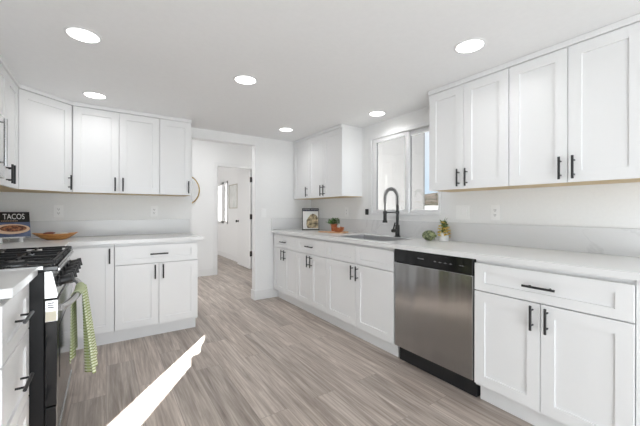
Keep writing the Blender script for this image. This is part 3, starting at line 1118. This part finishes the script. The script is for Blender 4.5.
# ------------------------------------------------------------------ ceiling lamps
for lab, x, y in (('recessed round ceiling light nearest the upper left, above the range', -0.109, 2.205),
                  ('recessed round ceiling light in front of the left corner cabinet', -0.083, 3.30),
                  ('recessed round ceiling light in the middle of the kitchen ceiling', 0.86, 2.275),
                  ('recessed round ceiling light by the far wall, left of the three-door upper cabinet', 1.792, 3.39),
                  ('recessed round ceiling light above the sink, before the window', 2.252, 2.315),
                  ('recessed round ceiling light nearest the right upper cabinets', 1.785, 1.06)):
    r = empty('recessed_light', (x, y, CE), 0, lab, 'ceiling light', 'recessed kitchen ceiling lights')
    MB().lathe([(0.074, -0.0005), (0.088, -0.0005), (0.088, -0.003), (0.080, -0.006), (0.074, -0.006), (0.074, -0.0005)], n=40).build('trim_ring', M['vinyl'], r, smooth=True)
    MB().lathe([(0, -0.0005), (0.0735, -0.0005), (0.0735, -0.004), (0, -0.005)], n=40).build('lens', M['lens'], r)
    light('lamp', 'AREA', (0, 0, -0.008), (0, 0, 0), LAMP_W, (0.985, 0.99, 1.0), 0.14, parent=r).data.spread = math.radians(150)

# ------------------------------------------------------------------ switches and outlets
def plate(name, label, cat, loc, rz, w, h, kind):
    """wall plate in local space, front towards -y"""
    r = empty(name, loc, rz, label, cat)
    MB().box(-w / 2, w / 2, -0.006, -0.0004, -h / 2, h / 2).build('cover_plate', M['plastic'], r, bevel=0.002)
    if kind == 'outlet':
        MB().box(-0.017, 0.017, -0.009, -0.0062, -0.034, 0.034).build('receptacle', M['plastic'], r, bevel=0.001)
        b = MB()
        for z in (-0.019, 0.019):
            b.box(-0.008, -0.005, -0.0096, -0.009, z - 0.003, z + 0.006)
            b.box(0.005, 0.008, -0.0096, -0.009, z - 0.003, z + 0.006)
            b.box(-0.0025, 0.0025, -0.0096, -0.009, z - 0.011, z - 0.006)
        b.build('socket_slots', M['slot'], r)
    else:
        n = kind
        for i in range(n):
            x = (i - (n - 1) / 2) * 0.046
            MB().prism([(x - 0.016, -0.0062), (x - 0.016, -0.008), (x + 0.016, -0.010), (x + 0.016, -0.0062)], -0.033, 0.033).build('rocker', M['plastic'], r)
    return r


plate('wall_outlet', 'white wall outlet above the wooden bowl', 'outlet', (-0.383, YE, 1.172), 0, 0.072, 0.118, 'outlet')
plate('wall_outlet', 'white wall outlet near the hall end of the left counter', 'outlet', (0.437, YE, 1.172), 0, 0.072, 0.118, 'outlet')
plate('wall_outlet', 'white wall outlet under the right upper cabinets, right of the double switch', 'outlet', (XW, 1.272, 1.168), R90, 0.072, 0.118, 'outlet')
plate('light_switch', 'white double light switch on the wall right of the window', 'light switch', (XW, 1.545, 1.168), R90, 0.118, 0.118, 2)
plate('light_switch', 'white light switch on the wall beside the hall opening', 'light switch', (1.745, YE, 1.15), 0, 0.072, 0.118, 1)
plate('wall_outlet', 'white wall outlet behind the potted herb', 'outlet', (XW, 3.10, 1.168), R90, 0.072, 0.118, 'outlet')
r = empty('cable_box', (XW - 0.012, 2.712, 1.168), R90, 'small black box on the window frame, left lower corner', 'box')
MB().box(-0.021, 0.021, -0.018, -0.0005, -0.033, 0.033).build('housing', M['black'], r, bevel=0.004)
MB().box(-0.008, 0.008, -0.0195, -0.018, -0.018, 0.018).build('face_plate', M['blackmat'], r)

# ------------------------------------------------------------------ hall and bedroom things
r = empty('round_mirror', (1.10, YH, 1.542), 0, 'round brass-framed mirror in the hall, half hidden by the upper cabinet', 'mirror')
MB().lathe([(0.262, 0.0005), (0.280, 0.0005), (0.280, 0.022), (0.268, 0.026), (0.262, 0.022), (0.262, 0.0005)], n=64).build('mirror_frame', M['brass'], r, smooth=True, rot=(PI / 2, 0, 0))
MB().lathe([(0, 0.001), (0.2615, 0.001), (0.2615, 0.012), (0, 0.012)], n=64).build('mirror_glass', M['mirror'], r, rot=(PI / 2, 0, 0))
r = empty('picture', (XW, 7.375, 1.52), R90, 'small pale framed picture on the bedroom wall, seen through the doorway', 'picture')
b = MB()
for x0, x1, z0, z1 in ((-0.30, 0.30, 0.265, 0.285), (-0.30, 0.30, -0.285, -0.265), (-0.30, -0.28, -0.265, 0.265), (0.28, 0.30, -0.265, 0.265)):
    b.box(x0, x1, -0.02, -0.0005, z0, z1)
b.build('picture_frame', M['picframe'], r)
MB().box(-0.28, 0.28, -0.010, -0.001, -0.265, 0.265).build('print', M['artpaper'], r)

# ------------------------------------------------------------------ things on the left counter
beta = math.radians(15)
BKX, BKY = -0.640, 3.50
lean = math.radians(27)
r = empty('book_stand', (BKX, BKY, CT), beta, 'small white tabletop stand holding the black taco cookbook', 'stand')
MB().box(-0.085, 0.085, -0.030, 0.012, 0.036, 0.044).build('ledge', M['ceramic'], r, bevel=0.002)
for x in (-0.06, 0.06):
    MB().lathe([(0, 0), (0.014, 0), (0.017, 0.008), (0.013, 0.020), (0.016, 0.030), (0.012, 0.0355), (0, 0.0355)], (x, -0.012, 0), 16).build('foot', M['ceramic'], r, smooth=True)
MB().tube([(0, 0.012, 0.040), (0, 0.16, 0.005)], 0.006, 8).tube([(0, 0.158, 0.0065), (0, 0.155, 0.15)], 0.005, 8).build('back_leg', M['ceramic'], r, smooth=True)
r = empty('cookbook', (BKX, BKY, CT + 0.0445), beta, 'black and blue taco cookbook leaning on a stand beside the range', 'book')
BW, BHt = 0.245, 0.225
rot = (-lean, 0, 0)
pg = MB().box(-BW / 2 + 0.003, BW / 2 - 0.003, 0.003, 0.021, 0.004, BHt - 0.004).build('pages', M['paper'], r, rot=rot)
cv = MB()
cv.box(-BW / 2, BW / 2, 0.0, 0.0028, 0, BHt)
cv.box(-BW / 2, BW / 2, 0.0212, 0.024, 0, BHt)
cv.box(-BW / 2 - 0.002, -BW / 2, 0.0, 0.024, 0, BHt)
cv = cv.build('cover', M['coverblue'], r, rot=rot)
MB().box(-BW / 2, BW / 2, -0.0006, -0.0001, BHt * 0.58, BHt).build('title_band', M['coverblack'], cv)
text('TACOS', 0.070, 'title', M['ink'], cv, (0.026, -0.0012, BHt * 0.80), (PI / 2, 0, 0), sx=0.58)
b = MB()
for i in range(10):
    b.box(-0.05 + i * 0.010, -0.05 + i * 0.010 + 0.007, -0.001, -0.0006, BHt * 0.625, BHt * 0.645)
b.build('subtitle_print', M['plate'], cv)
b = MB().lathe([(0, 0), (0.112, 0), (0.112, 0.0006), (0, 0.0006)], n=40, sy=0.40)
b.build('plate_picture', M['plate'], cv, loc=(0.008, -0.0004, BHt * 0.31), rot=(PI / 2, 0, 0))
b = MB().lathe([(0, 0), (0.080, 0), (0.080, 0.0006), (0, 0.0006)], n=40, sy=0.36)
b.build('food_picture', M['food'], cv, loc=(0.02, -0.0012, BHt * 0.33), rot=(PI / 2, 0, 0))

# wooden dough bowl: long boat shape with pointed ends
r = empty('wooden_bowl', (-0.375, 3.64, CT), math.radians(-6), 'long boat-shaped wooden dough bowl on the left counter', 'bowl')
b = MB()
prof = [(0.0, 0.0), (0.42, 0.0), (0.62, 0.012), (0.82, 0.032), (1.0, 0.052), (0.96, 0.055), (0.78, 0.038), (0.58, 0.020), (0.38, 0.009), (0.0, 0.008)]
nn = 48
rings = []
for q, z in prof:
    ring = []
    for k in range(nn):
        t = 2 * PI * k / nn
        cx = math.copysign(abs(math.cos(t)) ** 1.0, math.cos(t))
        tip = abs(math.cos(t)) ** 8
        ring.append(b.bm.verts.new((q * (0.135 + 0.028 * tip) * cx, q * 0.088 * math.sin(t), z + q * q * 0.010 * tip)))
    rings.append(ring)
for i in range(len(rings) - 1):
    for k in range(nn):
        if prof[i][0] == 0 and prof[i + 1][0] == 0:
            continue
        b.bm.faces.new((rings[i][k], rings[i][(k + 1) % nn], rings[i + 1][(k + 1) % nn], rings[i + 1][k]))
bmesh.ops.remove_doubles(b.bm, verts=b.bm.verts[:], dist=1e-5)
b.build('bowl', M['wood'], r, smooth=True)
# linen and dried pods in it
def blob(name, label, cat, loc, s, m, parent=None, group=None, rz=0.0):
    b = MB()
    bmesh.ops.create_icosphere(b.bm, subdivisions=2, radius=1.0)
    for v in b.bm.verts:
        k = 1 + 0.08 * math.sin(7 * v.co.x + 3 * v.co.y) * math.cos(5 * v.co.z)
        v.co = Vector((v.co.x * s[0] * k, v.co.y * s[1] * k, v.co.z * s[2] * k))
    o = b.build(name, m, parent, smooth=True, loc=loc, rot=(0, 0, rz))
    if label:
        tag(o, label, cat, group)
    return o


M['pod'] = mat('dried_pod', (0.22, 0.06, 0.04), 0.5)
M['linen'] = mat('linen', (0.78, 0.74, 0.68), 0.9)
blob('napkin', 'crumpled cream napkin in the long wooden bowl', 'napkin', (-0.345, 3.645, CT + 0.045), (0.075, 0.045, 0.020), M['linen'], rz=-0.1)
blob('dried_chili', 'dark red dried chili lying in the long wooden bowl', 'chili', (-0.415, 3.625, CT + 0.058), (0.045, 0.016, 0.012), M['pod'], rz=0.2)

# ------------------------------------------------------------------ things on the window counter
# white cookbook on a small black easel
bx, by, bz = 2.262, 3.575, CT
fa = math.radians(-28)
r = empty('book_easel', (bx, by, bz), fa, 'small black easel carrying the white cookbook in the far counter corner', 'easel')
b = MB()
for x in (-0.108, 0.108):
    b.tube([(x, -0.035, 0.006), (x, -0.008, 0.012), (x, 0.062, 0.292)], 0.006, 8)
b.tube([(-0.112, -0.030, 0.010), (0.112, -0.030, 0.010)], 0.006, 8)
b.tube([(-0.108, 0.062, 0.288), (0.108, 0.062, 0.288)], 0.006, 8)
b.build('easel_frame', M['black'], r, smooth=True)
MB().tube([(0, 0.064, 0.288), (0, 0.17, 0.006)], 0.006, 8).build('back_leg', M['black'], r, smooth=True)
r = empty('cookbook', (bx, by, bz), fa, 'white cookbook with a salad photo, standing in the far counter corner', 'book')
ln = math.radians(15)
BW, BHt = 0.205, 0.268
rot = (-ln, 0, 0)
lo = (0, -0.030, 0.0185)
MB().box(-BW / 2 + 0.003, BW / 2 - 0.003, 0.003, 0.017, 0.003, BHt - 0.003).build('pages', M['paper'], r, rot=rot, loc=lo)
cv = MB()
cv.box(-BW / 2, BW / 2, 0.0, 0.0028, 0, BHt)
cv.box(-BW / 2, BW / 2, 0.0172, 0.020, 0, BHt)
cv.box(-BW / 2 - 0.002, -BW / 2, 0.0, 0.020, 0, BHt)
cv = cv.build('cover', M['coverwhite'], r, rot=rot, loc=lo)
MB().box(-BW / 2, BW / 2, -0.0006, -0.0001, BHt * 0.91, BHt).build('title_band', M['covernavy'], cv)
b = MB()
pic = [(-0.045, 0.012), (0.098, 0.012), (0.098, 0.15), (0.085, 0.178), (0.06, 0.20), (0.03, 0.21), (0.0, 0.195), (-0.03, 0.16), (-0.055, 0.12), (-0.058, 0.06)]
fv = [b.bm.verts.new((x, -0.0004, z)) for x, z in pic]
b.bm.faces.new(fv)
bk_ = [b.bm.verts.new((x, -0.0001, z)) for x, z in pic]
for i in range(len(pic)):
    b.bm.faces.new((fv[i], fv[(i + 1) % len(pic)], bk_[(i + 1) % len(pic)], bk_[i]))
b.build('salad_picture', M['salad'], cv)

# round wooden board with a handle
r = empty('cutting_board', (2.285, 3.005, CT), math.radians(132), 'round wooden serving board with handle under the terracotta pieces', 'board')
pts = []
for k in range(41):
    t = math.radians(12) + (2 * PI - math.radians(24)) * k / 40
    pts.append((0.125 * math.cos(t), 0.125 * math.sin(t)))
pts += [(0.21, -0.022), (0.235, -0.018), (0.245, 0), (0.235, 0.018), (0.21, 0.022)]
MB().prism(pts, 0.0, 0.014).build('board', M['board'], r, bevel=0.002)

r = empty('herb_pot', (2.285, 3.085, CT + 0.0145), 0, 'small green herb in a terracotta pot on the round board', 'plant')
MB().lathe([(0, 0), (0.030, 0), (0.038, 0.07), (0.042, 0.07), (0.042, 0.088), (0.036, 0.088), (0.035, 0.072), (0, 0.072)], n=28).build('pot', M['terra'], r, smooth=True)
MB().lathe([(0, 0.0725), (0.0345, 0.0725), (0.0, 0.076)], n=20).build('soil', M['soil'], r)
b = MB()
random.seed(5)
st = MB()
for i in range(26):
    an = random.uniform(0, 2 * PI)
    el = random.uniform(0.1, 1.35)
    d = Vector((math.cos(an) * math.cos(el), math.sin(an) * math.cos(el), math.sin(el)))
    L = random.uniform(0.05, 0.085)
    p0 = Vector((0.015 * math.cos(an), 0.015 * math.sin(an), 0.075))
    p1 = p0 + Vector((d.x * L, d.y * L, d.z * L * 0.95 + 0.012))
    st.tube([p0, (p0 + p1) / 2 + Vector((0, 0, 0.008)), p1], 0.0013, 4)
    for q in range(7):
        t = random.uniform(0.35, 1.0)
        ld = Vector((random.uniform(-1, 1), random.uniform(-1, 1), random.uniform(-0.1, 0.8)))
        b.leaf(p0.lerp(p1, t), ld, (0.1, 0.1, 1), random.uniform(0.024, 0.04), random.uniform(0.016, 0.024))
b.build('foliage', M['leaf'], r, smooth=True)
st.build('stems', M['sprig'], r)
r = empty('terracotta_bowl', (2.262, 2.962, CT + 0.0145), 0, 'low terracotta bowl on the round board, in front of the herb', 'bowl')
MB().lathe([(0, 0), (0.040, 0), (0.058, 0.018), (0.066, 0.048), (0.069, 0.052), (0.062, 0.053), (0.054, 0.024), (0.036, 0.008), (0, 0.007)], n=32).build('bowl', M['terra'], r, smooth=True)
MB().tube([(-0.03, -0.062, 0.043), (-0.038, -0.085, 0.052), (-0.040, -0.096, 0.060)], 0.008, 8).build('handle', M['terra'], r, smooth=True)
r = empty('garlic_bulb', (2.275, 2.965, CT + 0.0225), 0, 'white garlic bulb in the terracotta bowl', 'garlic')
b = MB()
prof = [(0.0, 0), (0.012, 0.001), (0.030, 0.014), (0.033, 0.028), (0.022, 0.044), (0.008, 0.056), (0.005, 0.070), (0.0, 0.071)]
for q, (rr, z) in enumerate(prof):
    pass
b.lathe(prof, n=40)
for v in b.bm.verts:
    an = math.atan2(v.co.y, v.co.x)
    k = 1 + 0.07 * math.cos(6 * an)
    v.co.x *= k
    v.co.y *= k
b.build('bulb', M['garlic'], r, smooth=True)

# artichoke lying on its side
r = empty('artichoke', (2.342, 1.757, CT), 0, 'green artichoke lying on the counter beside the white flower vase', 'artichoke')
ax = Vector((0.25, -0.97, 0)).normalized()
b = MB()
cen = Vector((0, 0, 0.045))
for ri in range(9):
    t = ri / 8
    th = 0.12 + t * 2.35
    nl = max(4, int(14 * math.sin(th)))
    for q in range(nl):
        ph = 2 * PI * (q + 0.5 * (ri % 2)) / nl
        s1 = ax.cross(Vector((0, 0, 1))).normalized()
        s2 = s1.cross(ax).normalized()
        rad = s1 * math.cos(ph) + s2 * math.sin(ph)
        p = cen + ax * (0.046 * math.cos(th)) + rad * (0.036 * math.sin(th))
        d = (-ax * 0.85 * math.sin(th) - rad * 0.0 + rad * 0.12 * (1 - t) - rad * math.cos(th) * -0.55)
        b.leaf(p - rad * 0.003, d + rad * 0.25, rad, 0.034, 0.030, 0.10)
for v in b.bm.verts:
    v.co.z = max(v.co.z, 0.0015)
b.build('bracts', M['artichoke'], r, smooth=True)
b = MB()
bmesh.ops.create_uvsphere(b.bm, u_segments=20, v_segments=12, radius=0.029)
for v in b.bm.verts:
    v.co = cen + Vector(v.co) + ax * (ax.dot(Vector(v.co))) * 0.25
b.build('heart', M['artichoke'], r, smooth=True)
MB().tube([cen + ax * 0.04, cen + ax * 0.058], 0.009, 8).build('stem', M['sprig'], r, smooth=True)

# white vase with yellow blossoms
r = empty('flower_vase', (2.408, 1.662, CT), math.radians(-34), 'small white vase of yellow blossoms on the counter next to the window', 'vase')
MB().lathe([(0, 0), (0.038, 0), (0.041, 0.004), (0.041, 0.052), (0.034, 0.068), (0.026, 0.074), (0.022, 0.074), (0.022, 0.066), (0, 0.066)], n=28).build('vase', M['ceramic'], r, smooth=True)
b = MB()
g = MB()
st = MB()
random.seed(9)
for i in range(26):
    an = 2 * PI * i / 26 * 5 + random.uniform(-0.3, 0.3)
    hh = 0.045 + 0.13 * (i / 25)
    rd = 0.036 if hh < 0.11 else 0.036 - (hh - 0.11) * 0.4
    c = Vector((rd * math.cos(an), rd * math.sin(an), hh))
    st.tube([Vector((0.008 * math.cos(an), 0.008 * math.sin(an), 0.066)), Vector((c.x * 0.55, c.y * 0.55, max(hh, 0.085) + 0.010)), c], 0.0013, 4)
    dst = b if (hh < 0.125 or i % 3 == 0) else g
    for q in range(7):
        a2 = 2 * PI * q / 7
        d = Vector((math.cos(an) * 0.5 + math.cos(a2), math.sin(an) * 0.5 + math.sin(a2), 0.5 * random.uniform(-1, 1)))
        dst.leaf(c, d, (0, 0, 1), 0.026, 0.019, 0.4)
for i in range(9):
    an = random.uniform(0, 2 * PI)
    el = random.uniform(0.7, 1.5)
    p = Vector((0.010 * math.cos(an), 0.010 * math.sin(an), random.uniform(0.12, 0.17)))
    g.leaf(p, (math.cos(an) * math.cos(el), math.sin(an) * math.cos(el), math.sin(el)), (0, 0.1, 1), 0.042, 0.016, 0.2)
    st.tube([(0, 0, 0.066), p], 0.0014, 4)
b.build('blossoms', M['yellow'], r, smooth=True)
g.build('leaves', M['sprig'], r, smooth=True)
st.build('stems', M['sprig'], r)
